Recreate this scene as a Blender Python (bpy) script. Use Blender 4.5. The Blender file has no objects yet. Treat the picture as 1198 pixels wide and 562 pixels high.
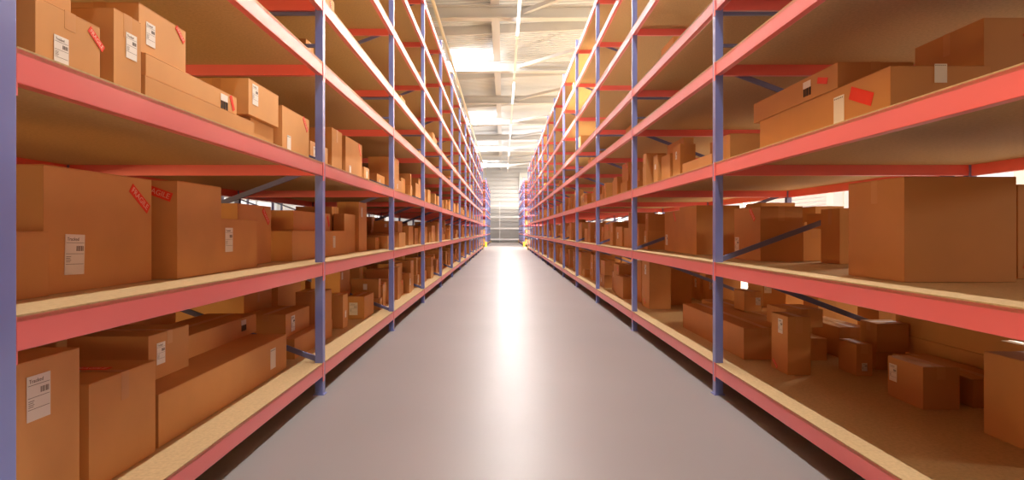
import bpy, bmesh, math, random
from mathutils import Vector, Matrix
random.seed(11)
SC = bpy.context.scene
COL = SC.collection

# ------------------------------------------------------------------ materials
def mat(name, color, rough=0.6, spec=0.5, metal=0.0, noise=None, bump=None, emit=None, coat=None):
    m = bpy.data.materials.new(name); m.use_nodes = True
    nt = m.node_tree; b = nt.nodes['Principled BSDF']
    b.inputs['Base Color'].default_value = (*color, 1)
    b.inputs['Roughness'].default_value = rough
    b.inputs['Specular IOR Level'].default_value = spec
    b.inputs['Metallic'].default_value = metal
    if coat:
        b.inputs['Coat Weight'].default_value = 1.0
        b.inputs['Coat IOR'].default_value = coat
        b.inputs['Coat Roughness'].default_value = .38
    if emit:
        b.inputs['Emission Color'].default_value = (*emit[0], 1)
        b.inputs['Emission Strength'].default_value = emit[1]
    if noise or bump:
        tc = nt.nodes.new('ShaderNodeTexCoord')
    if noise:
        scale, amount, stretch = noise
        mp = nt.nodes.new('ShaderNodeMapping'); mp.inputs['Scale'].default_value = stretch
        nz = nt.nodes.new('ShaderNodeTexNoise'); nz.inputs['Scale'].default_value = scale
        nz.inputs['Detail'].default_value = 5
        cr = nt.nodes.new('ShaderNodeValToRGB')
        cr.color_ramp.elements[0].position = 0.3; cr.color_ramp.elements[1].position = 0.7
        cr.color_ramp.elements[0].color = (*[c * (1 - amount) for c in color], 1)
        cr.color_ramp.elements[1].color = (*[min(1, c * (1 + amount)) for c in color], 1)
        nt.links.new(tc.outputs['Object'], mp.inputs['Vector'])
        nt.links.new(mp.outputs['Vector'], nz.inputs['Vector'])
        nt.links.new(nz.outputs['Fac'], cr.inputs['Fac'])
        nt.links.new(cr.outputs['Color'], b.inputs['Base Color'])
    if bump:
        n2 = nt.nodes.new('ShaderNodeTexNoise'); n2.inputs['Scale'].default_value = bump[0]
        bp = nt.nodes.new('ShaderNodeBump'); bp.inputs['Strength'].default_value = bump[1]
        bp.inputs['Distance'].default_value = 0.003
        nt.links.new(tc.outputs['Object'], n2.inputs['Vector'])
        nt.links.new(n2.outputs['Fac'], bp.inputs['Height'])
        nt.links.new(bp.outputs['Normal'], b.inputs['Normal'])
    return m

KR = (1, 1, 1)
CARD = [mat('kraft_cardboard_a', (.62, .31, .112), .62, .25, noise=(2.2, .07, KR)),
        mat('kraft_cardboard_b', (.66, .34, .13), .62, .25, noise=(2.6, .07, KR)),
        mat('kraft_cardboard_c', (.56, .265, .095), .62, .25, noise=(2.0, .07, KR)),
        mat('kraft_cardboard_d', (.60, .295, .104), .62, .25, noise=(3.0, .07, KR))]
M_TAPE = mat('brown_packing_tape', (.58, .28, .10), .32, .5)
M_LABEL = mat('white_label_paper', (.80, .76, .72), .6, .3)
M_INK = mat('grey_label_ink', (.16, .13, .12), .7, .2)
M_INKBLACK = mat('black_printed_ink', (.035, .03, .03), .7, .2)
M_REDS = mat('red_sticker', (.80, .045, .02), .5, .3)
M_REDTXT = mat('pale_sticker_lettering', (.85, .50, .40), .6, .3)
M_POST = mat('lilac_blue_steel_paint', (.17, .22, .58), .38, .5, noise=(3, .05, KR), coat=1.7)
M_BRACE = mat('blue_grey_steel_paint', (.15, .16, .33), .42, .5)
M_BEAM = mat('signal_red_steel_paint', (.86, .125, .125), .42, .5, noise=(2.0, .05, (1, .3, 1)), coat=1.85)
M_DECK = mat('particle_board', (.56, .395, .20), .68, .25, noise=(55, .10, KR), bump=(90, .25))
M_YEL = mat('yellow_guard_paint', (.85, .62, .05), .45, .4)
M_FLOOR = None
M_ROOF = mat('white_roof_sheet', (.62, .645, .67), .55, .3)
M_STEELW = mat('light_grey_painted_steel', (.55, .54, .53), .5, .4)
M_CREAM = mat('cream_pipe_paint', (.80, .73, .58), .45, .4)
M_WHITE = mat('white_painted_steel', (.82, .81, .79), .45, .4)
M_WALL = mat('pale_grey_wall_cladding', (.70, .69, .68), .5, .3)
M_SHUT = mat('silver_roller_shutter', (.66, .67, .68), .4, .5)
M_LED = mat('led_diffuser', (.9, .9, .9), .4, .3, emit=((1, .97, .93), 3.0))
M_CONC = mat('concrete_plinth', (.42, .40, .38), .8, .2, noise=(3, .08, KR))

def floor_material():
    m = bpy.data.materials.new('polished_grey_floor'); m.use_nodes = True
    nt = m.node_tree; b = nt.nodes['Principled BSDF']
    tc = nt.nodes.new('ShaderNodeTexCoord')
    n = nt.nodes.new('ShaderNodeTexNoise'); n.inputs['Scale'].default_value = .55; n.inputs['Detail'].default_value = 2
    c = nt.nodes.new('ShaderNodeValToRGB')
    c.color_ramp.elements[0].position = .3; c.color_ramp.elements[0].color = (.31, .29, .285, 1)
    c.color_ramp.elements[1].position = .7; c.color_ramp.elements[1].color = (.34, .318, .312, 1)
    nt.links.new(tc.outputs['Object'], n.inputs['Vector'])
    nt.links.new(n.outputs['Fac'], c.inputs['Fac']); nt.links.new(c.outputs['Color'], b.inputs['Base Color'])
    b.inputs['Roughness'].default_value = .37
    b.inputs['Specular IOR Level'].default_value = .5
    return m
M_FLOOR = floor_material()

# ------------------------------------------------------------------ mesh helpers
def add_box(bm, x0, x1, y0, y1, z0, z1, mi=0):
    if x0 > x1: x0, x1 = x1, x0
    v = [bm.verts.new((x, y, z)) for z in (z0, z1) for y in (y0, y1) for x in (x0, x1)]
    fs = [(0, 2, 3, 1), (4, 5, 7, 6), (0, 1, 5, 4), (2, 6, 7, 3), (0, 4, 6, 2), (1, 3, 7, 5)]
    out = []
    for f in fs:
        fc = bm.faces.new([v[i] for i in f]); fc.material_index = mi; out.append(fc)
    return out

def add_bar(bm, p, q, w, t, up=(0, 1, 0)):
    p, q = Vector(p), Vector(q); d = (q - p).normalized(); u = Vector(up)
    s = d.cross(u).normalized(); u = s.cross(d).normalized()
    vs = [bm.verts.new(c + s * (a * w / 2) + u * (b * t / 2)) for c in (p, q) for a, b in ((-1, -1), (1, -1), (1, 1), (-1, 1))]
    for f in ((3, 2, 1, 0), (4, 5, 6, 7), (0, 1, 5, 4), (1, 2, 6, 5), (2, 3, 7, 6), (3, 0, 4, 7)):
        bm.faces.new([vs[i] for i in f])

def add_prism(bm, pts, z0, z1):
    a = [bm.verts.new((x, y, z0)) for x, y in pts]; b = [bm.verts.new((x, y, z1)) for x, y in pts]
    n = len(pts)
    bm.faces.new(a[::-1]); bm.faces.new(b)
    for i in range(n): bm.faces.new((a[i], a[(i + 1) % n], b[(i + 1) % n], b[i]))

def add_tube(bm, p, q, r, n=14):
    p, q = Vector(p), Vector(q); d = (q - p).normalized()
    s = d.orthogonal().normalized(); t = d.cross(s)
    ra = [bm.verts.new(p + (s * math.cos(a) + t * math.sin(a)) * r) for a in [2 * math.pi * i / n for i in range(n)]]
    rb = [bm.verts.new(v.co + (q - p)) for v in ra]
    bm.faces.new(ra[::-1]); bm.faces.new(rb)
    for i in range(n): bm.faces.new((ra[i], ra[(i + 1) % n], rb[(i + 1) % n], rb[i])).smooth = True

def to_mesh(name, bm, mats, bevel=0.0):
    bmesh.ops.recalc_face_normals(bm, faces=bm.faces)
    if bevel:
        bmesh.ops.bevel(bm, geom=[e for e in bm.edges if len(e.link_faces) == 2 and e.calc_face_angle(0) > .5],
                        offset=bevel, segments=2, profile=.6, affect='EDGES', clamp_overlap=True)
    me = bpy.data.meshes.new(name); bm.to_mesh(me); bm.free()
    for m in (mats if isinstance(mats, (list, tuple)) else [mats]): me.materials.append(m)
    return me

def obj(name, me, parent=None, loc=(0, 0, 0), rot=None):
    o = bpy.data.objects.new(name, me); COL.objects.link(o)
    o.location = loc
    if rot is not None: o.rotation_euler = rot
    if parent is not None: o.parent = parent
    return o

def tag(o, label=None, cat=None, group=None, kind=None):
    for k, v in (('label', label), ('category', cat), ('group', group), ('kind', kind)):
        if v: o[k] = v
    return o

def struct(name, bm, m):
    return tag(obj(name, to_mesh(name, bm, m)), kind='structure')

# ------------------------------------------------------------------ camera
F = 690.0; VX, VY = 589.0, 270.5; EYE = 1.30
cam = bpy.data.cameras.new('camera'); co = bpy.data.objects.new('camera', cam); COL.objects.link(co)
co.location = (0, 0, EYE); co.rotation_euler = (math.pi / 2, 0, 0)
cam.sensor_width = 36; cam.lens = 36 * F / 1198
cam.shift_x = (599 - VX) / 1198; cam.shift_y = (VY - 281) / 1198
cam.clip_start = .05; cam.clip_end = 300
SC.camera = co

# ------------------------------------------------------------------ racks
LEV = [.251, 1.049, 1.842, 2.637, 3.152, 3.952, 4.740, 5.520]
TOP = 5.74; DEPTH = 2.07; BAY = 3.0; Y1 = 4.67; BH = .105; PW = .061; PD = .063
XL, XR = -1.431, 1.679
def frame_y(k): return Y1 + (k - 1) * BAY

def rack(name, label, X, s, y_first, bays, levels=LEV, zig=0, rich=5, top=TOP, rear_detail=True):
    """s=-1: the rack extends towards -x from its aisle face at X; s=+1 towards +x."""
    root = bpy.data.objects.new(name, None); COL.objects.link(root); root.location = (X, y_first, 0)
    tag(root, label, 'storage rack', 'storage racks')
    u = lambda a: s * a
    bm = bmesh.new()                               # channel post, open towards the inside of the rack
    t = .012
    pts = [(0, 0), (PW, 0), (PW, t), (t, t), (t, PD - t), (PW, PD - t), (PW, PD), (0, PD)]
    add_prism(bm, [(u(a), b) for a, b in pts], 0, top)
    me_post = to_mesh('upright_post', bm, M_POST, .002)
    bm = bmesh.new()
    add_prism(bm, [(u(-a), b) for a, b in pts], 0, top)
    me_rear = to_mesh('upright_post', bm, M_POST, .002)
    bm = bmesh.new(); add_box(bm, u(-.012), u(PW + .012), -.012, PD + .012, 0, .007)
    me_foot = to_mesh('foot_plate', bm, M_POST)
    L = BAY - PD
    def beam_mesh(sg):
        bm = bmesh.new()
        add_prism(bm, [(0, 0), (0, L), (sg * .045, L), (sg * .045, 0)], -BH, 0)
        return to_mesh('shelf_beam', bm, M_BEAM, .003)
    me_beam, me_rb = beam_mesh(s), beam_mesh(-s)
    bm = bmesh.new(); add_box(bm, -s * .004, s * .0, -.002, .032, -BH - .038, .004)   # wraps the post at the far end
    me_con = to_mesh('beam_connector', bm, M_BEAM, .001)
    bm = bmesh.new(); add_box(bm, s * .001, s * .045, .0, .006, -BH - .038, -BH + .002)      # plate at the near end
    me_con2 = to_mesh('beam_connector', bm, M_BEAM)
    bm = bmesh.new(); add_box(bm, 0, s * (DEPTH - 2 * PW - .004), 0, .042, -BH + .003, -.002)
    me_cross = to_mesh('cross_beam', bm, M_BEAM, .003)
    # deck, notched round the posts
    bm = bmesh.new(); n = PD / 2; pw = PW + .003; e = .001
    y0, y1 = -n, L + n
    P = [(pw, y0 + e), (DEPTH - pw, y0 + e), (DEPTH - pw, y0 + n + .002), (DEPTH, y0 + n + .002), (DEPTH, y1 - n - .002), (DEPTH - pw, y1 - n - .002),
         (DEPTH - pw, y1 - e), (pw, y1 - e), (pw, y1 - n - .002), (0, y1 - n - .002), (0, y0 + n + .002), (pw, y0 + n + .002)]
    add_prism(bm, [(u(a), b) for a, b in P], -.018, .003)
    me_deck = to_mesh('shelf_deck', bm, M_DECK)
    seg = []
    idx = [(levels[i], levels[i + 1], i) for i in range(len(levels) - 1)]
    for a, b, i in idx:
        if b - a < .6: continue
        seg.append((a, b, (i + zig) % 2 if i < 3 else (i + zig + 1) % 2))
    me_br = []
    for a, b, side in seg:
        bm = bmesh.new()
        p, q = (PW * .4, a + .01), (DEPTH - PW * .4, b - .04)
        if side: p, q = (PW * .4, b - .02), (DEPTH - PW * .4, a + .02)
        add_bar(bm, (u(p[0]), .0, p[1]), (u(q[0]), .0, q[1]), .040, .020)
        me_br.append(to_mesh('diagonal_brace', bm, M_BRACE, .002))
    me_st = []
    if len(levels) > 4:
        for z in (levels[3] + .14, levels[4] - .12):
            bm = bmesh.new(); add_box(bm, u(PW), u(DEPTH - PW), .018, .045, z - .013, z + .013)
            me_st.append(to_mesh('horizontal_strut', bm, M_BRACE, .002))
    for k in range(bays + 1):
        y = k * BAY
        p = obj('upright_post', me_post, root, (0, y, 0))
        r = obj('upright_post', me_rear, root, (u(DEPTH), y, 0))
        obj('foot_plate', me_foot, p, (0, 0, 0)); 
        for m in me_br: obj('diagonal_brace', m, p, (0, .052, 0))
        for m in me_st: obj('horizontal_strut', m, p)
        for z in levels:
            obj('cross_beam', me_cross, r, (-u(DEPTH - PW - .002), .001, z))
    for k in range(bays):
        y = k * BAY + PD
        for z in levels:
            b = obj('shelf_beam', me_beam, root, (0, y, z))
            if k < rich and (k > 0 or y_first > 0):
                obj('beam_connector', me_con2, b, (0, 0, 0))
                obj('beam_connector', me_con, b, (0, L, 0))
            obj('rear_beam', me_rb, root, (u(DEPTH), y, z))
            obj('shelf_deck', me_deck, root, (0, y, z))
    return root

YS = frame_y(-1)
rack('pallet_rack', 'long rack forming the left side of the aisle, lilac posts, red beams, golden boxes', XL, -1, YS, 14, zig=0)
rack('pallet_rack', 'long rack forming the right side of the aisle, lilac posts, red beams, darker boxes', XR, 1, YS, 14, zig=1)
LEV2 = [.251, 1.049, 1.842, 2.637, 3.152, 3.952, 4.740, 5.520]
rack('pallet_rack', 'far rack left of the aisle beyond the sunlit cross aisle', XL, -1, 48.9, 5, LEV2, zig=0, rich=0)
rack('pallet_rack', 'far rack right of the aisle beyond the sunlit cross aisle', XR, 1, 48.9, 5, LEV2, zig=1, rich=0)
XLL = XL - DEPTH - 3.0
rack('pallet_rack', 'rack standing behind the left rack, glimpsed through its shelves', XLL, -1, frame_y(1), 8, zig=0, rich=0)

# white shelving rack against the end wall
def end_shelving():
    root = bpy.data.objects.new('white_shelving', None); COL.objects.link(root); root.location = (0, 67.0, 0)
    tag(root, 'white shelving with four bare boards against the end wall', 'shelving')
    for z in (.43, 1.66, 2.95, 4.24):
        bm = bmesh.new(); add_box(bm, -4.2, 5.0, 0, 1.3, z - .03, z)
        add_box(bm, -4.2, 5.0, -.03, .03, z - .16, z + .01)
        obj('shelf_board', to_mesh('shelf_board', bm, M_WHITE, .005), root)
    for x in (-4.2, -.43, 4.95):
        for y in (-.06, 1.2):
            bm = bmesh.new(); add_box(bm, x - .05, x + .05, y, y + .1, 0, 4.65)
            obj('upright_post', to_mesh('upright_post', bm, M_WHITE, .005), root)
end_shelving()

# yellow column guards
bm = bmesh.new()
for a in range(7):
    an = math.pi * a / 6
add_prism(bm, [(-.09, 0), (-.06, -.09), (.06, -.09), (.09, 0), (.078, 0), (.05, -.078), (-.05, -.078), (-.078, 0)], .006, .42)
add_box(bm, -.12, .12, -.12, .0, 0, .008)
me_guard = to_mesh('column_guard', bm, M_YEL, .002)
def guard(x, y, flip, label):
    tag(obj('column_guard', me_guard, None, (x, y, 0), (0, 0, math.pi if flip else 0)), label, 'column guard', 'yellow column guards at the rack ends')
yE = frame_y(13) + PD
for sx, side in ((XL - .03, 'left'), (XR + .03, 'right')):
    guard(sx, yE + .005, True, f'yellow guard at the last post of the long {side} rack')
    guard(sx, 48.9 - .005, False, f'yellow guard at the first post of the far {side} rack')
    guard(sx, 48.9 + 5 * BAY + PD + .005, True, f'yellow guard at the last post of the far {side} rack')

# ------------------------------------------------------------------ stickers, labels, tape
def text_mesh(s, size):
    cu = bpy.data.curves.new('lettering', 'FONT'); cu.body = s; cu.size = size
    cu.align_x = 'CENTER'; cu.align_y = 'CENTER'; cu.extrude = .0003; cu.resolution_u = 3
    o = bpy.data.objects.new('lettering', cu); COL.objects.link(o)
    bpy.context.view_layer.update()
    me = bpy.data.meshes.new_from_object(o.evaluated_get(bpy.context.evaluated_depsgraph_get()))
    bpy.data.objects.remove(o); bpy.data.curves.remove(cu)
    return me

def merge_text(bm, s, size, x, y, z, mi):
    me = text_mesh(s, size); n0 = len(bm.faces); nv = len(bm.verts)
    bm.from_mesh(me); bm.verts.ensure_lookup_table(); bm.faces.ensure_lookup_table()
    for v in bm.verts[nv:]: v.co += Vector((x, y, z))
    for f in bm.faces[n0:]: f.material_index = mi
    bpy.data.meshes.remove(me)

def me_fragile():
    bm = bmesh.new(); add_box(bm, -.085, .085, -.024, .024, 0, .0012)
    merge_text(bm, 'FRAGILE', .040, 0, 0, .0014, 1)
    return to_mesh('fragile_sticker', bm, [M_REDS, M_REDTXT])
def me_label():
    bm = bmesh.new(); add_box(bm, -.055, .055, -.082, .082, 0, .0012)
    merge_text(bm, 'Tracked', .020, -.012, .062, .0014, 1)
    for y in (.047, .002, -.040): add_box(bm, -.05, .05, y, y + .0016, .0012, .0018, 1)
    for i, w in enumerate((.003, .0015, .003, .002, .0015, .003, .0015, .002)):
        add_box(bm, .008 + i * .0052, .008 + i * .0052 + w, .014, .035, .0012, .0018, 1)
    for i in range(4): add_box(bm, -.048, -.022 - .004 * (i % 2), -.010 - i * .007, -.008 - i * .007, .0012, .0018, 1)
    return to_mesh('shipping_label', bm, [M_LABEL, M_INK])
def me_plain_label():
    bm = bmesh.new(); add_box(bm, -.05, .05, -.075, .075, 0, .0012)
    for i in range(6): add_box(bm, -.044 + i * .015, -.036 + i * .015, .060, .066, .0012, .0018, 1)
    return to_mesh('shipping_label', bm, [M_LABEL, M_INK])
def me_barcode():
    bm = bmesh.new(); add_box(bm, -.05, .05, .0, .045, 0, .001, 0)
    x = -.045
    for w in (.016, .007, .016, .007, .016):
        add_box(bm, x, x + w, -.055, -.002, 0, .0012, 1); x += w + .0085
    return to_mesh('printed_barcode', bm, [M_LABEL, M_INKBLACK])
def me_red():
    bm = bmesh.new(); add_box(bm, -.085, .085, -.028, .028, 0, .0012)
    return to_mesh('red_sticker', bm, M_REDS)
MARK = {'F': ('fragile_sticker', me_fragile()), 'T': ('shipping_label', me_label()), 'L': ('shipping_label', me_plain_label()),
        'B': ('printed_barcode', me_barcode()), 'R': ('red_sticker', me_red())}

def carton_mesh(dx, dy, h, m, seam_along_y, tape=True):
    bm = bmesh.new()
    t = min(.004, h * .05)
    add_box(bm, -dx / 2, dx / 2, -dy / 2, dy / 2, 0, h - t)
    g = .003
    if seam_along_y:
        add_box(bm, -dx / 2, -g / 2, -dy / 2, dy / 2, h - t + .0003, h); add_box(bm, g / 2, dx / 2, -dy / 2, dy / 2, h - t + .0003, h)
    else:
        add_box(bm, -dx / 2, dx / 2, -dy / 2, -g / 2, h - t + .0003, h); add_box(bm, -dx / 2, dx / 2, g / 2, dy / 2, h - t + .0003, h)
    return to_mesh('cardboard_box', bm, m, min(.0035, t * .9))

def tape_mesh(dx, dy, h, along_y):
    w = .026; o = .0008; d = min(.12, h * .3)
    bm = bmesh.new()
    if along_y:
        add_box(bm, -w, w, -dy / 2, dy / 2, h, h + o)
        for sy in (-1, 1): add_box(bm, -w, w, sy * dy / 2, sy * (dy / 2 + o), h - d, h + o)
    else:
        add_box(bm, -dx / 2, dx / 2, -w, w, h, h + o)
        for sx in (-1, 1): add_box(bm, sx * dx / 2, sx * (dx / 2 + o), -w, w, h - d, h + o)
    return to_mesh('packing_tape', bm, M_TAPE)

BOXES = []     # (root, x0,x1,y0,y1,z0,z1)
def carton(side, X, y0, y1, dep, z0, z1, marks=(), label='', rot=0.0, mi=None, group=None, tape=None):
    """X: aisle face; y0..y1 along the aisle; dep: depth into the rack; z0..z1."""
    s = -1 if side == 'L' else 1
    dx, dy, h = dep, y1 - y0, z1 - z0
    cx, cy = X + s * dep / 2, (y0 + y1) / 2
    along_y = dy >= dx
    m = CARD[mi if mi is not None else random.randrange(4)]
    o = obj('cardboard_box', carton_mesh(dx, dy, h, m, along_y), None, (cx, cy, z0 + .0015), (0, 0, math.radians(rot)))
    tag(o, label, 'box', group or 'cardboard boxes on the racks')
    if tape is None or tape: obj('packing_tape', tape_mesh(dx, dy, h, along_y), o)
    for mk in marks:
        kind, face, fu, fv = mk[:4]; ang = mk[4] if len(mk) > 4 else 0; sc = mk[5] if len(mk) > 5 else 1
        if face == 'a':    # aisle face
            N = Vector((-s, 0, 0)); Rt = Vector((0, -s, 0)); W = dy; base = Vector((-s * dx / 2, 0, 0))
            Hh = h; Up = Vector((0, 0, 1)); c = base + Rt * ((fu - .5) * W) + Up * (fv * Hh)
        elif face == 'n':  # face towards the near end of the aisle
            N = Vector((0, -1, 0)); Rt = Vector((1, 0, 0)); Up = Vector((0, 0, 1)); c = Vector((0, -dy / 2, 0)) + Rt * ((fu - .5) * dx) + Up * (fv * h)
        else:
            N = Vector((0, 0, 1)); Rt = Vector((1, 0, 0)); Up = Vector((0, 1, 0)); c = Vector((0, 0, h)) + Rt * ((fu - .5) * dx) + Up * ((fv - .5) * dy)
        M = Matrix((Rt, Up, N)).transposed().to_4x4()
        M = Matrix.Translation(c + N * .0012) @ M @ Matrix.Rotation(math.radians(ang), 4, 'Z') @ Matrix.Diagonal((sc, sc, 1, 1))
        nm, me = MARK[kind]
        q = obj(nm, me, o); q.matrix_local = M
    BOXES.append((o, cx - dx / 2, cx + dx / 2, y0, y1, z0, z1))
    return o

D1, D2, D3 = LEV[0] + .003, LEV[1] + .003, LEV[2] + .003
D4, D5, D6, D7, D8 = [z + .003 for z in LEV[3:]]

# --- left rack, near bay, third shelf
C = carton
C('L', -1.50, 1.89, 2.193, .45, D3, 2.055, [('F', 'a', .93, .76, -36, .55), ('T', 'a', .36, .30, 0, .6)], 'golden box beside the first left post, third shelf up, FRAGILE sticker on its corner')
C('L', -1.54, 1.80, 2.10, .40, 2.057, 2.36, [('T', 'a', .5, .3, 0, .7)], 'box stacked on the one beside the first left post, third shelf up')
C('L', -1.50, 2.27, 2.441, .34, D3, 2.16, [('T', 'a', .62, .62, 0, .62)], 'narrow upright golden box with a white label, third shelf up, near left bay')
C('L', -1.50, 2.47, 3.55, .36, D3, 1.953, [], 'long flat box under another long box, third shelf up, near left bay', mi=0)
C('L', -1.51, 2.49, 3.34, .34, 1.957, 2.053, [('B', 'a', .82, .45, 0, .8), ('R', 'a', .93, .55, -62, .5)], 'long flat box with printed barcode, second in the stack, third shelf up, left rack', mi=1)
C('L', -1.53, 2.475, 2.84, .33, 2.056, 2.26, [('F', 'a', .86, .84, -38, .5), ('T', 'a', .22, .45, 0, .6)], 'labelled box with red sticker topmost of the long box stack, third shelf, left rack')
C('L', -1.50, 3.47, 3.93, .38, 1.988, 2.20, [('T', 'a', .2, .62, 0, .75)], 'box with white label stacked on a plainer box, third shelf up, near left bay')
C('L', -1.53, 3.565, 3.92, .34, D3, 1.985, [], 'plain box carrying a labelled box, third shelf up, near left bay')
C('L', -1.50, 4.00, 4.55, .36, D3, 2.155, [('F', 'a', .84, .84, -45, .75), ('L', 'a', .22, .22, 0, .7)], 'box with red sticker just in front of the second left post, third shelf up')
C('L', -1.60, 4.885, 5.37, .30, D3, 2.05, [('T', 'a', .25, .5, 0, .8)], 'box with label half hidden behind the second left post, third shelf up')
C('L', -1.62, 5.57, 5.92, .36, D3, 2.28, [('R', 'n', .75, .78, 60, .5)], 'tall box with a red mark just past the second left post, third shelf up')
C('L', -1.60, 5.98, 6.67, .32, D3, 2.268, [('F', 'a', .85, .84, -50, .9), ('L', 'a', .25, .2, 0, .7)], 'large box with red sticker and label, third shelf up, second bay of left rack')
C('L', -1.60, 6.78, 7.03, .3, D3, 2.04, [('L', 'a', .5, .6, 0, .6)], 'small box after the large stickered one, third shelf up, second left bay')
# --- left rack, near bay, second shelf
C('L', -1.73, 1.86, 2.243, .40, D2, 1.298, [], 'plain small golden box in front of the big box, second shelf up, left edge', tape=False)
C('L', -1.755, 2.25, 2.942, .50, D2, 1.554, [('F', 'a', .86, .80, -36, 1), ('T', 'a', .235, .30, -2, 1)], 'biggest golden box on the left, Tracked label and FRAGILE sticker, second shelf up')
C('L', -1.67, 3.02, 3.49, .34, D2, 1.558, [('F', 'n', .69, .88, -20, .95)], 'tall box right of the biggest golden one, FRAGILE sticker on its narrow face')
C('L', -1.69, 3.50, 4.05, .34, D2, 1.373, [('T', 'a', .235, .60, 0, .9)], 'low box with white Tracked label, second shelf up, near left bay')
C('L', -1.83, 4.06, 4.645, .34, D2, 1.49, [('F', 'a', .82, .82, -42, .9)], 'box with red sticker behind the low labelled box, second shelf up, left rack')
C('L', -1.72, 4.80, 6.50, .36, D2, 1.30, [('L', 'a', .70, .55, 0, .8)], 'long box passing behind the second left post, second shelf up')
C('L', -1.78, 5.00, 6.06, .34, 1.302, 1.475, [('R', 'a', .93, .55, -60, .7)], 'box with red mark lying on the long box, second shelf up, left rack')
C('L', -1.90, 6.53, 6.80, .40, D2, 1.57, [], 'tall box behind the long pair, second shelf up, second left bay')
C('L', -1.76, 6.52, 7.00, .12, D2, 1.49, [], 'narrow box beside the tallest box, second shelf up, second left bay')
C('L', -1.72, 7.02, 7.42, .26, D2, 1.645, [('L', 'a', .35, .80, 0, .8)], 'tallest upright box with a label, second shelf up, second left bay')
# --- left rack, near bay, bottom shelf
C('L', -1.62, 1.80, 2.254, .42, D1, .854, [('T', 'a', .56, .78, 0, .95)], 'tall box with Tracked label at the bottom left corner, lowest shelf')
C('L', -1.646, 2.342, 2.79, .46, D1, .688, [('F', 't', .60, .60, 0, 1)], 'large box with red sticker on its top, lowest shelf, near left bay')
C('L', -1.655, 2.83, 4.50, .62, D1, .512, [('L', 'a', .84, .50, 0, .95)], 'long low box with white label near its end, lowest shelf, near left bay')
C('L', -1.83, 3.04, 3.43, .42, .514, .755, [('T', 'a', .28, .55, 0, .7)], 'labelled box standing on the long low box, lowest shelf, left rack')
C('L', -1.93, 3.60, 4.60, .38, .514, .655, [('B', 'a', .78, .62, 0, .8)], 'long box with printed barcode lying on the long low box, left rack')
C('L', -2.50, 2.30, 4.50, .60, D1, .74, [], 'large low box at the back of the lowest shelf, near left bay')
C('L', -2.52, 2.9, 3.7, .5, .742, .88, [], 'flat box on the large low one at the back, lowest left shelf')
C('L', -1.70, 4.80, 5.85, .42, D1, .42, [], 'long low box starting at the second left post, lowest shelf')
C('L', -1.78, 4.82, 5.41, .33, .422, .615, [('T', 'a', .28, .5, 0, .8)], 'labelled box lying on the low box by the second left post, lowest shelf')
C('L', -1.69, 5.5, 5.80, .25, .422, .73, [], 'upright box behind the second left post, lowest shelf')
C('L', -1.716, 6.31, 6.506, .14, D1, .614, [('L', 'a', .5, .4, 0, .5)], 'narrow upright box, lowest shelf, second left bay')
C('L', -1.65, 7.0, 7.50, .20, D1, .52, [('T', 'n', .35, .45, 0, .9)], 'box with label facing the camera, lowest shelf, second left bay')
C('L', -1.95, 7.02, 7.50, .36, D1, .56, [], 'box under the back stack, lowest shelf, second left bay')
C('L', -1.95, 7.04, 7.48, .34, .562, .84, [('L', 'a', .2, .7, 0, .6)], 'box topping the back stack, lowest shelf, second left bay')
C('L', -2.2, 5.0, 5.6, .6, D1, .78, [], 'dark box at the back near the second left post, lowest shelf')
C('L', -2.2, 5.75, 6.4, .5, D1, .88, [], 'tall box at the back of the lowest shelf, second left bay')

# --- right rack, near bay, third shelf
C('R', 1.85, 2.82, 4.255, .48, D3, 2.09, [('R', 'a', .84, .62, -22, 1.2), ('L', 'a', .70, .50, 0, 1), ('L', 'n', .5, .85, 0, .6)], 'long box with red sticker and label, third shelf up, near right bay', mi=2)
C('R', 1.85, 3.265, 4.36, .42, 2.093, 2.235, [('B', 'a', .70, .55, 0, .9), ('R', 'a', .86, .55, -15, .65)], 'long flat box with printed barcode lying on the long box, third shelf, right rack', mi=2)
C('R', 2.46, 3.02, 3.526, .60, D3, 2.392, [('R', 'n', .42, .78, -50, .7)], 'dark box behind the long stickered one at the top right corner')
C('R', 1.86, 4.84, 5.04, .30, D3, 2.10, [], 'box just right of the first right post, third shelf up')
C('R', 1.80, 5.10, 5.93, .19, D3, 1.972, [], 'long low box just left of the first right post, third shelf up')
C('R', 2.02, 5.20, 5.77, .36, D3, 2.16, [], 'box behind the first right post and the low long box, third shelf')
C('R', 1.82, 6.08, 6.34, .16, D3, 2.199, [('T', 'a', .5, .7, 0, .5)], 'upright box in front of the taller box, third shelf up, second right bay')
C('R', 2.0, 6.54, 7.2, .11, D3, 2.338, [('T', 'a', .3, .62, 0, .7)], 'tallest box of the group, third shelf up, second right bay')
C('R', 1.80, 6.38, 6.73, .18, D3, 2.14, [], 'low front box of the group, third shelf up, second right bay')
C('R', 1.77, 6.78, 6.96, .16, D3, 2.18, [('L', 'a', .5, .6, 0, .4)], 'thin upright box of the group, third shelf up, second right bay')
C('R', 1.743, 7.20, 7.36, .24, D3, 2.25, [], 'dark upright box by the second right post, third shelf up')
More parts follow.
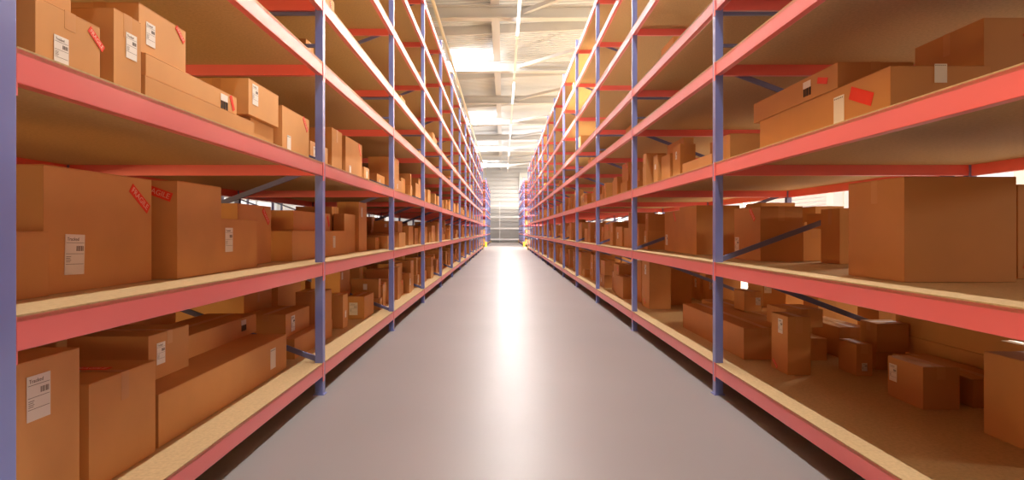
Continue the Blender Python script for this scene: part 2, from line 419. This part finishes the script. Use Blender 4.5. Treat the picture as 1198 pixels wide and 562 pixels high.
# --- right rack, near bay, second shelf
C('R', 1.93, 2.84, 3.30, .54, D2, 1.561, [], 'largest box of all on the right, second shelf up', mi=2, tape=None)
C('R', 2.66, 3.05, 3.6, .6, D2, 1.54, [('R', 'n', .1, .2, 70, .6)], 'box partly cut off by the right edge behind the largest box')
C('R', 2.09, 4.80, 5.34, .345, D2, 1.50, [('F', 'a', .72, .86, -45, .8), ('T', 'a', .12, .28, 0, .8)], 'square box with faint FRAGILE sticker right of the first right post', mi=2)
C('R', 2.47, 4.86, 5.1, .19, D2, 1.318, [], 'small box right of the square stickered box, second shelf up')
C('R', 2.486, 4.36, 4.62, .35, D2, 1.468, [], 'dark box behind the left edge of the largest right box')
C('R', 2.83, 5.25, 5.5, .13, D2, 1.456, [], 'thin dark box behind the small box, second shelf up, right rack')
C('R', 2.88, 5.65, 5.95, .34, D2, 1.385, [], 'low box further back behind the small box, second shelf up, right rack')
C('R', 3.28, 6.2, 6.6, .30, D2, 1.56, [], 'brightly lit box at the rear edge of the second shelf, right rack')
C('R', 3.06, 7.0, 7.45, .40, D2, 1.635, [], 'tall box at the rear peeping over the square stickered box')
C('R', 2.50, 6.9, 7.4, .42, D2, 1.56, [], 'box behind the square stickered box, second shelf up')
C('R', 2.01, 6.14, 6.73, .45, D2, 1.567, [], 'large upright box crossed by the first right post, second shelf up')
C('R', 2.05, 6.80, 7.50, .36, D2, 1.54, [('F', 'a', .62, .86, -50, .8), ('T', 'a', .14, .28, 0, .8)], 'box with faint sticker left of the large upright box, second shelf, right')
# --- right rack, near bay, bottom shelf
C('R', 1.95, 4.785, 6.41, .35, D1, .511, [], 'long low box behind the first right post, lowest shelf', mi=2)
C('R', 2.32, 5.0, 6.9, .30, D1, .50, [], 'second long low box lying parallel behind the first, lowest right shelf', mi=0)
C('R', 2.06, 4.276, 4.534, .168, D1, .677, [('T', 'a', .58, .80, 0, .65), ('F', 'a', .25, .10, -35, .5)], 'upright box with label standing free, lowest shelf, right of the first right post')
C('R', 2.41, 4.757, 5.0, .20, D1, .431, [], 'small box behind the upright labelled box, lowest right shelf')
C('R', 2.30, 4.80, 5.15, .30, .513, .66, [], 'box resting behind the upright labelled box, above the small one')
C('R', 2.764, 4.853, 5.5, .232, D1, .505, [], 'long box behind the small free standing box, lowest right shelf')
C('R', 2.544, 4.25, 4.478, .114, D1, .481, [('T', 'n', .5, .28, 0, .35)], 'small free standing box in the middle of the lowest right shelf')
C('R', 2.80, 4.43, 4.64, .22, D1, .387, [], 'box carrying another behind the small free standing one, lowest right shelf')
C('R', 2.80, 4.42, 4.63, .24, .389, .603, [], 'box stacked on another behind the small free standing one')
C('R', 2.45, 3.445, 3.76, .215, D1, .504, [('T', 'a', .17, .62, 0, .65)], 'box with label and lit end in the middle of the near lowest right shelf', mi=2)
C('R', 2.77, 3.478, 4.2, .25, D1, .423, [], 'dark long box behind the labelled box, lowest right shelf')
C('R', 2.483, 2.55, 3.049, .38, D1, .677, [('L', 'a', .55, .80, 0, .4)], 'tall box cut off by the right edge, lowest shelf', mi=2)
C('R', 2.9, 2.85, 3.44, .13, D1, .66, [], 'narrow box behind the tall one at the right edge, lowest shelf')
C('R', 3.06, 2.5, 4.5, .60, D1, .508, [], 'long box under another at the rear of the near lowest right shelf')
C('R', 3.06, 2.5, 4.6, .60, .510, .69, [], 'long box stacked on another at the rear of the near lowest right shelf')
C('R', 2.385, 5.84, 6.1, .17, .502, .70, [('T', 'n', .8, .5, 0, .45)], 'small box with label standing on the second long low box, right rack')
C('R', 2.72, 6.2, 6.8, .36, D1, .49, [], 'box supporting a labelled box, rear of lowest shelf, second right bay')
C('R', 2.776, 6.3, 6.7, .24, .492, .80, [('T', 'n', .2, .65, 0, .7)], 'labelled box stacked at the rear of the lowest shelf, second right bay')
C('R', 3.25, 6.9, 7.3, .3, D1, .85, [], 'tall bright box at the rear edge of the lowest shelf, second right bay')
C('R', 3.37, 6.0, 6.4, .32, D1, .66, [], 'dark box at the rear edge of the lowest shelf, second right bay')
C('R', 3.15, 5.9, 6.2, .18, D1, .76, [('L', 'n', .6, .85, 0, .6)], 'upright box with label near the rear, lowest shelf, second right bay')
C('R', 3.15, 4.95, 5.25, .26, D1, .63, [], 'box near the rear just past the second frame, lowest right shelf')
C('R', 1.95, 7.89, 8.30, .29, D1, .90, [('T', 'a', .5, .80, 0, .8), ('F', 'a', .35, .12, -35, .6)], 'tall box with sticker and label beside the second right post, lowest shelf')
C('R', 2.36, 8.31, 8.7, .29, D1, .90, [], 'dark tall box next to the tall labelled box, lowest right shelf')
C('R', 2.0, 8.55, 8.95, .28, D1, .86, [], 'tall box behind the second right post, lowest shelf')

C('R', 1.90, 6.6, 7.1, .3, D5, 3.48, [], 'lone box on the fifth shelf up, second right bay')
C('L', -1.60, 5.1, 5.58, .3, D5, 3.46, [('F', 'a', .8, .7, -50, .8)], 'lone box with red sticker on the fifth shelf up, second left bay')
C('L', -1.60, 4.78, 4.97, .3, D4, 2.86, [], 'small box on the fourth shelf up behind the second left post')
C('R', 1.95, 8.9, 9.4, .3, D4, 2.92, [], 'lone box on the fourth shelf up, third right bay')
C('L', -1.62, 9.3, 9.75, .3, D5, 3.45, [('F', 'a', .7, .7, -50, .9)], 'lone box with red sticker on the fifth shelf up, third left bay')
C('L', -1.62, 8.5, 8.8, .25, D4, 2.86, [], 'lone box on the fourth shelf up, third left bay')
# --- the rest of the stock, further down the aisle
ORD = ['first', 'second', 'third', 'fourth', 'fifth', 'sixth', 'seventh', 'eighth', 'ninth', 'tenth', 'eleventh', 'twelfth', 'thirteenth', 'fourteenth', 'fifteenth']
def clash(side, X, y0, y1, dep, z0, z1):
    s = -1 if side == 'L' else 1
    x0, x1 = sorted((X, X + s * dep))
    for _, a0, a1, b0, b1, c0, c1 in BOXES + PLAN_AABB:
        if x0 < a1 + .004 and x1 > a0 - .004 and y0 < b1 + .004 and y1 > b0 - .004 and z0 < c1 - .001 and z1 > c0 + .001:
            return True
    return False
PLAN, PLAN_AABB = [], []
def plan(side, X, y0, y1, dep, z0, z1, word, marks=()):
    if clash(side, X, y0, y1, dep, z0, z1): return False
    s = -1 if side == 'L' else 1
    x0, x1 = sorted((X, X + s * dep))
    PLAN.append((side, X, y0, y1, dep, z0, z1, word, marks)); PLAN_AABB.append((None, x0, x1, y0, y1, z0, z1))
    return True
R = random.Random(5)
def some_marks(h, dy, dep, near):
    out = []
    if not near or h < .13: return out
    r = R.random()
    if r < .30 and dy > .2: out.append(('F', 'a', .75, .84, -40, min(.8, dy * 1.5)))
    elif r < .5 and dy > .16: out.append(('T', 'a', .35, .55, 0, min(.8, h * 2)))
    elif r < .62: out.append(('L', 'n', .5, .6, 0, min(.7, h * 2, dep * 3)))
    return out
for bay in range(1, 13):
    for side, X0, s in (('L', XL, -1), ('R', XR, 1)):
        ya, yb = frame_y(bay) + PD + .06, frame_y(bay + 1) - .05
        near = bay < 6
        for li, (zd, gap) in enumerate(((D1, .66), (D2, .64), (D3, .64))):
            fill = (.96, .96, .92)[li]
            if bay == 1 and li == 0 and side == 'R': continue
            for row in range(3 if near else 2):
                if bay == 1 and (row == 0 or (side == 'R' and row == 1)): continue
                y = ya + R.uniform(0, .12); n = 0
                while y < yb - .12:
                    w = R.choice((.18, .24, .3, .36, .45, .55)) * R.uniform(.85, 1.15)
                    if y + w > yb: break
                    if R.random() < fill * (1, .8, .6)[row]:
                        big = R.random()
                        h = R.uniform(.14, .34) if big < .45 else R.uniform(.32, .56)
                        if li == 2: h = min(h, .34 if bay > 1 else .44)
                        dep = R.uniform(.2, .42)
                        X = X0 + s * ((.14, .62, 1.18)[row] + R.uniform(0, .14))
                        word = 'tall' if h > w * 1.25 else ('long' if w > h * 1.7 else 'square')
                        if plan(side, X, y, y + w, dep, zd, zd + h, (word, bay, li, row), some_marks(h, w, dep, near)):
                            if h < .26 and R.random() < .6:
                                h2 = R.uniform(.12, gap - h - .1)
                                w2 = w * R.uniform(.7, 1)
                                plan(side, X + s * R.uniform(0, .03), y + .01, y + .01 + w2 * .97, dep * .9, zd + h + .002, zd + h + h2, ('stacked', bay, li, row), some_marks(h2, w2, dep, near))
                    y += w + R.uniform(.01, .07)
        for li, zd in ((3, D4), (4, D5), (5, D6), (6, D7)):
            for _ in range(R.choice((0, 1, 1, 2)) if bay > 2 else 0):
                y = R.uniform(ya, yb - .5); w = R.uniform(.25, .5); h = R.uniform(.16, .3 if li == 3 else .45)
                X = X0 + s * R.uniform(.08, .3)
                plan(side, X, y, y + w, R.uniform(.25, .4), zd, zd + h, ('high', bay, li, 0), some_marks(h, w, .3, near))
# stock of the far racks
for side, X0, s in (('L', XL, -1), ('R', XR, 1)):
    for bay in range(5):
        ya = 48.9 + bay * BAY + PD + .06
        for li, zd in enumerate((D1, D2, D3, D4)):
            y = ya
            while y < ya + BAY - .7:
                w = R.uniform(.3, .55); h = R.uniform(.2, .4)
                plan(side, X0 + s * .15, y, y + w, .4, zd, zd + h, ('far', bay, li, 0)); y += w + .1
# rack behind the left one
for bay in range(1, 7):
    ya = frame_y(bay) + PD + .06
    for zd, li in ((D1, 0), (D2, 1)):
        y = ya
        while y < ya + BAY - .8:
            w = R.uniform(.3, .6); h = R.uniform(.25, .55)
            plan('L', XLL - .12, y, y + w, .5, zd, zd + h, ('behind', bay, li, 0)); y += w + .12

def importance(p):
    side, X, y0, y1, dep, z0, z1, (w, b, li, row), mk = p
    v = (z1 - z0) * ((y1 - y0) * abs(X) / y0 + dep) / (y0 * y0)
    if row == 1: v *= .35
    if row == 2: v *= .2
    if w in ('behind',): v *= .1
    if li > 2: v *= .35
    return -v
PLAN.sort(key=importance)
N_IND = 300 - len(BOXES)
indiv, rest = PLAN[:N_IND], PLAN[N_IND:]
ROWN = ('front row', 'middle row', 'back row')
count = {}
indiv.sort(key=lambda p: (p[0], p[7][1], p[7][2], p[7][3], p[2], p[5]))
for p in indiv:
    side, X, y0, y1, dep, z0, z1, (w, bay, li, row), mk = p
    sd = 'left' if side == 'L' else 'right'
    key = (sd, w == 'far', w == 'behind', bay, li, row, w == 'stacked'); i = count[key] = count.get(key, 0) + 1
    if w == 'far': lb = f'{ORD[i-1]} box on {ORD[li]} shelf up, {ORD[bay]} bay of the far {sd} rack'
    elif w == 'behind': lb = f'{ORD[i-1]} box on {ORD[li]} shelf up, {ORD[bay-1]} bay, rack behind the left rack'
    elif w == 'high': lb = f'{ORD[i-1]} box on high {ORD[li]} shelf up, {ORD[bay]} bay in, {sd} rack'
    elif w == 'stacked': lb = f'{ORD[i-1]} box stacked on another, {ROWN[row]}, {ORD[li]} shelf up, {ORD[bay]} bay in, {sd} rack'
    else: lb = f'{w} box {ORD[i-1]} in {ROWN[row]}, {ORD[li]} shelf up, {ORD[bay]} bay in, {sd} rack'
    carton(side, X, y0, y1, dep, z0, z1, mk, lb, tape=(y0 < 16))
if rest:
    bm = bmesh.new()
    for side, X, y0, y1, dep, z0, z1, w, mk in rest:
        s = -1 if side == 'L' else 1
        mi = random.randrange(4); zt = z1 - .004; g = .003
        add_box(bm, X, X + s * dep, y0, y1, z0 + .0015, zt, mi)
        ym = (y0 + y1) / 2
        add_box(bm, X, X + s * dep, y0, ym - g, zt, z1, mi); add_box(bm, X, X + s * dep, ym + g, y1, zt, z1, mi)
    tag(obj('cardboard_boxes', to_mesh('cardboard_boxes', bm, CARD)), 'the many smaller cardboard boxes far down and deep inside the racks', 'boxes', kind='stuff')
print('BOXES', len(BOXES), 'rest', len(rest))
# ------------------------------------------------------------------ the hall
HX0, HX1, HY0, HY1 = -13.0, 9.2, -8.0, 69.0
def roof_z(x): return 8.78 + .045 * x
bm = bmesh.new(); add_box(bm, HX0 - .4, HX1 + .4, HY0 - .4, HY1 + .4, -.3, 0); struct('floor', bm, M_FLOOR)
# ribbed roof sheet, ribs running across the hall, gently pitched
bm = bmesh.new()
prof = []; y = HY0 - .3
while y < HY1 + .3:
    prof += [(y, 0), (y + .11, 0), (y + .135, .045), (y + .205, .045)]; y += .23
rows = []
for x in (HX0 - .3, HX1 + .3):
    rows.append([bm.verts.new((x, yy, roof_z(x) + dz)) for yy, dz in prof])
for i in range(len(prof) - 1): bm.faces.new((rows[0][i], rows[1][i], rows[1][i + 1], rows[0][i + 1]))
top = [[bm.verts.new((x, yy, roof_z(x) + .25)) for yy in (HY0 - .3, HY1 + .3)] for x in (HX0 - .3, HX1 + .3)]
bm.faces.new((top[0][0], top[0][1], top[1][1], top[1][0]))
struct('ceiling', bm, M_ROOF)
# girders, purlins, ridge member, wind bracing
GY = [18.8 + 6.24 * n for n in range(-4, 8)]
for g in GY:
    if g < HY0 + .3: continue
    bm = bmesh.new()
    add_box(bm, HX0, HX1, g - .012, g + .012, 8.09, 8.42)
    add_box(bm, HX0, HX1, g - .15, g + .15, 8.05, 8.09); add_box(bm, HX0, HX1, g - .15, g + .15, 8.42, 8.46)
    struct('ceiling_beam', bm, M_STEELW)
    bm = bmesh.new()
    yp = g + 2.6
    if yp < HY1:
        for a, b in ((HX0, HX1),):
            add_bar(bm, (a, yp, roof_z(a) - .15), (b, yp, roof_z(b) - .15), .30, .10, (0, 1, 0))
        struct('ceiling_beam', bm, M_STEELW)
    bm = bmesh.new()
    add_bar(bm, (.65, g - .1, 8.25), (6.15, g - 6.1, 8.25), .13, .13, (0, 0, 1))
    add_bar(bm, (-6.6, g - .1, 8.25), (-12.2, g - 6.1, 8.25), .13, .13, (0, 0, 1))
    struct('ceiling_brace_beam', bm, M_STEELW)
bm = bmesh.new(); add_box(bm, -.41, -.13, HY0, HY1, 8.47, 8.72); struct('ceiling_beam', bm, M_STEELW)

# end wall with horizontal cladding
bm = bmesh.new(); add_box(bm, HX0, HX1, HY1 + .1, HY1 + .3, 0, 9.3)
z = 0.0; i = 0
while z < 9.0:
    add_prism(bm, [(HX0, HY1 + .1), (HX0, HY1 - .02), (HX1, HY1 - .02), (HX1, HY1 + .1)], z, z + .34)
    z += .48
for z in (1.0, 2.2, 3.4, 4.6, 5.4, 6.6, 7.6): add_box(bm, HX0, HX1, HY1 - .06, HY1 + .05, z, z + .1)
struct('wall_end', bm, M_WALL)
bm = bmesh.new(); add_box(bm, 1.85, 2.2, HY1 - .35, HY1 - .04, 0, 8.1); struct('wall_end_column', bm, M_WHITE)
# wall behind the camera
bm = bmesh.new()
add_box(bm, HX0, HX1, HY0 - .2, HY0, 0, 9.3)
struct('wall_rear', bm, M_CONC)

# glazed side walls: plinth, head, columns, window frames, every third bay a roller shutter below the glazing
def side_wall(nm, X, s, head, first):
    bm = bmesh.new()
    add_box(bm, X, X + s * .2, HY0, HY1, 7.6, roof_z(X) + .3)
    struct(f'wall_{nm}_head', bm, M_WALL)
    bm = bmesh.new(); add_box(bm, X, X + s * .2, HY0, HY1, 0, .55); struct(f'wall_{nm}', bm, M_CONC)
    y = HY0; n = first; bayw = 6.0
    while y < HY1 - 1:
        bm = bmesh.new(); add_box(bm, X - s * .25, X + s * .2, y, y + .35, 0, 8.3); struct(f'wall_{nm}_column', bm, M_WHITE)
        y0, y1 = y + .35, min(y + bayw, HY1)
        bm = bmesh.new()
        shutter = (n % 3 == 1) or y < 3  # bays beside the camera closed, unseen, to keep light off near box faces
        zb = (4.3 if y > 3 else 7.3) if shutter else .55
        for z in ([zb + i * (7.6 - zb) / 6 for i in range(7)]): add_box(bm, X + s * .02, X + s * .10, y0, y1, z - .03, z + .03)
        ym = (y0 + y1) / 2
        for yy in (y0 + .02, ym, y1 - .02): add_box(bm, X + s * .02, X + s * .10, yy - .03, yy + .03, zb, 7.6)
        w = struct(f'window_{n + 1}', bm, M_WHITE)
        if shutter:
            bm = bmesh.new(); z = .55
            while z < zb - .05:
                add_prism(bm, [(X + s * .05, y0), (X + s * .09, y0), (X + s * .09, y1), (X + s * .05, y1)], z, z + .012)
                add_box(bm, X + s * .03, X + s * .09, y0, y1, z + .012, z + .10); z += .115
            struct(f'door_{n + 1}', bm, M_SHUT)
        n += 1; y += bayw
    return n
n = side_wall('right', HX1, 1, 8, 0)
side_wall('left', HX0, -1, 8, n + 2)

# ------------------------------------------------------------------ services under the roof
bm = bmesh.new(); add_tube(bm, (-2.03, HY0 + .1, 7.92), (-2.03, 68.9, 7.92), .055)
pipe = tag(obj('sprinkler_pipe', to_mesh('sprinkler_pipe', bm, M_CREAM)), 'cream pipe running down the aisle under the ceiling above the left rack', 'pipe')
for g in GY:
    bm = bmesh.new(); add_tube(bm, (-2.03, g, 7.97), (-2.03, g, 8.052), .012, 8); obj('hanger', to_mesh('hanger', bm, M_CREAM), pipe)
bm = bmesh.new(); add_box(bm, .42, .50, HY0 + .1, 66, 7.86, 7.93)
tr = tag(obj('light_trunking', to_mesh('light_trunking', bm, M_WHITE, .004)), 'white trunking carrying the strip lights along the middle of the ceiling', 'light trunking')
for g in GY:
    bm = bmesh.new(); add_box(bm, .45, .47, g - .01, g + .01, 7.93, 8.052); obj('hanger', to_mesh('hanger', bm, M_WHITE), tr)
LW = ['first', 'second', 'third', 'fourth', 'fifth', 'sixth', 'seventh']
for i, y in enumerate((5.0, 15.4, 25.8, 36.2, 46.6, 57.0)):
    bm = bmesh.new(); add_box(bm, -.05, .05, 0, 4.2, -.05, 0)
    root = tag(obj('ceiling_light', to_mesh('ceiling_light', bm, M_WHITE, .004), None, (.46, y, 7.858)),
               f'white strip light under the ceiling trunking, {LW[i]} along the aisle', 'lamp', 'strip lights on the trunking')
    bm = bmesh.new(); add_box(bm, -.04, .04, .03, 4.17, -.075, -.051); obj('diffuser', to_mesh('diffuser', bm, M_LED, .005), root)

# ------------------------------------------------------------------ light
def area(name, loc, rot, sx, sy, power, color=(1, 1, 1), spread=math.pi):
    l = bpy.data.lights.new(name, 'AREA'); l.shape = 'RECTANGLE'; l.size = sx; l.size_y = sy
    l.energy = power; l.color = color; l.spread = spread
    o = bpy.data.objects.new(name, l); COL.objects.link(o); o.location = loc; o.rotation_euler = rot
    return o
# two added light panels above the racks, out of view, filling the aisle
def roof_fill(X0_, X1_, power, n):
    xm = (X0_ + X1_) / 2
    bm = bmesh.new()
    ys = 3.2
    for a in (X0_ - .06, X1_): add_box(bm, a, a + .06, ys, HY1 - .5, 8.50, 8.62)
    y = ys
    while y < HY1 - .4:
        add_box(bm, X0_, X1_, y, y + .06, 8.50, 8.62); y += 6.24
    struct(f'window_{n}', bm, M_WHITE)  # added frame round the fill panel, unseen; the roof has no opening
    area('roof_light_daylight', (xm, (ys + HY1 - .5) / 2, 8.56), (0, 0, 0), X1_ - X0_, HY1 - .5 - ys, power, (1, .84, .62))
roof_fill(4.1, 4.9, 5200, 41)
roof_fill(-4.2, -2.6, 450, 42)
area('strip_light_glow', (.46, 32.5, 7.77), (0, 0, 0), .08, 67, 3000, (1, .95, .92))
area('strip_light_uplight', (.46, 34, 7.96), (math.pi, 0, 0), .09, 64, 55, (.85, .93, 1))  # added upward light to brighten the ceiling
# low daylight through openings in the right wall, behind the rack
area('window_daylight', (HX1 - .06, .8, 2.75), (0, math.radians(90), 0), .35, .5, 150, (1, .83, .60))
for yy, pw in ((9.5, 600), (21.5, 600), (33.5, 600)):
    area('window_daylight', (HX1 - .06, yy, 2.75), (0, math.radians(90), 0), .6, 1.0, pw, (1, .83, .60))
# daylight from the open doors at both ends of the cross aisle
area('door_daylight', (HX1 - .3, 45.0, 3.2), (0, math.radians(75), 0), 3.4, 5.0, 2200, (1, .95, .88))
area('door_daylight', (HX0 + .3, 45.0, 3.2), (0, math.radians(-75), 0), 3.4, 5.0, 900, (1, .95, .88))
# added warm light low at the left wall, unseen, gilding the shelf undersides
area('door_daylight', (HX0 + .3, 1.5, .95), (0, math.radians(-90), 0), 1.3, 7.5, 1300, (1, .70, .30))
# added lamps, unseen above the left rack, whitening every other girder face
for g in (25.04, 37.52, 50.0, 62.48):
    v = Vector((1.9, .9, -.1))
    area('roof_lantern_daylight', (-3.1, g - .9, 8.28), v.to_track_quat('-Z', 'Y').to_euler(), .4, .3, 200, (1, .98, .95), math.radians(110))
for y, pw in ((15.2, 420), (27.0, 300)):  # added unseen spots brightening the upper right posts and decks
    area('roof_lantern_daylight', (-3.1, y, 8.3), Vector((5.0, .0, -3.4)).to_track_quat('-Z', 'Y').to_euler(), .3, .3, pw, (1, .96, .88), math.radians(34))
w = bpy.data.worlds.new('world'); SC.world = w; w.use_nodes = True
bg = w.node_tree.nodes['Background']; bg.inputs['Color'].default_value = (1, .97, .93, 1); bg.inputs['Strength'].default_value = 1.25

vs = SC.view_settings
vs.view_transform = 'Standard'; vs.look = 'None'; vs.gamma = 1; vs.exposure = 0.07; vs.use_curve_mapping = False
SC.cycles.max_bounces = 12; SC.cycles.diffuse_bounces = 8; SC.cycles.glossy_bounces = 3
SC.cycles.sample_clamp_indirect = 8
SC.cycles.use_denoising = True
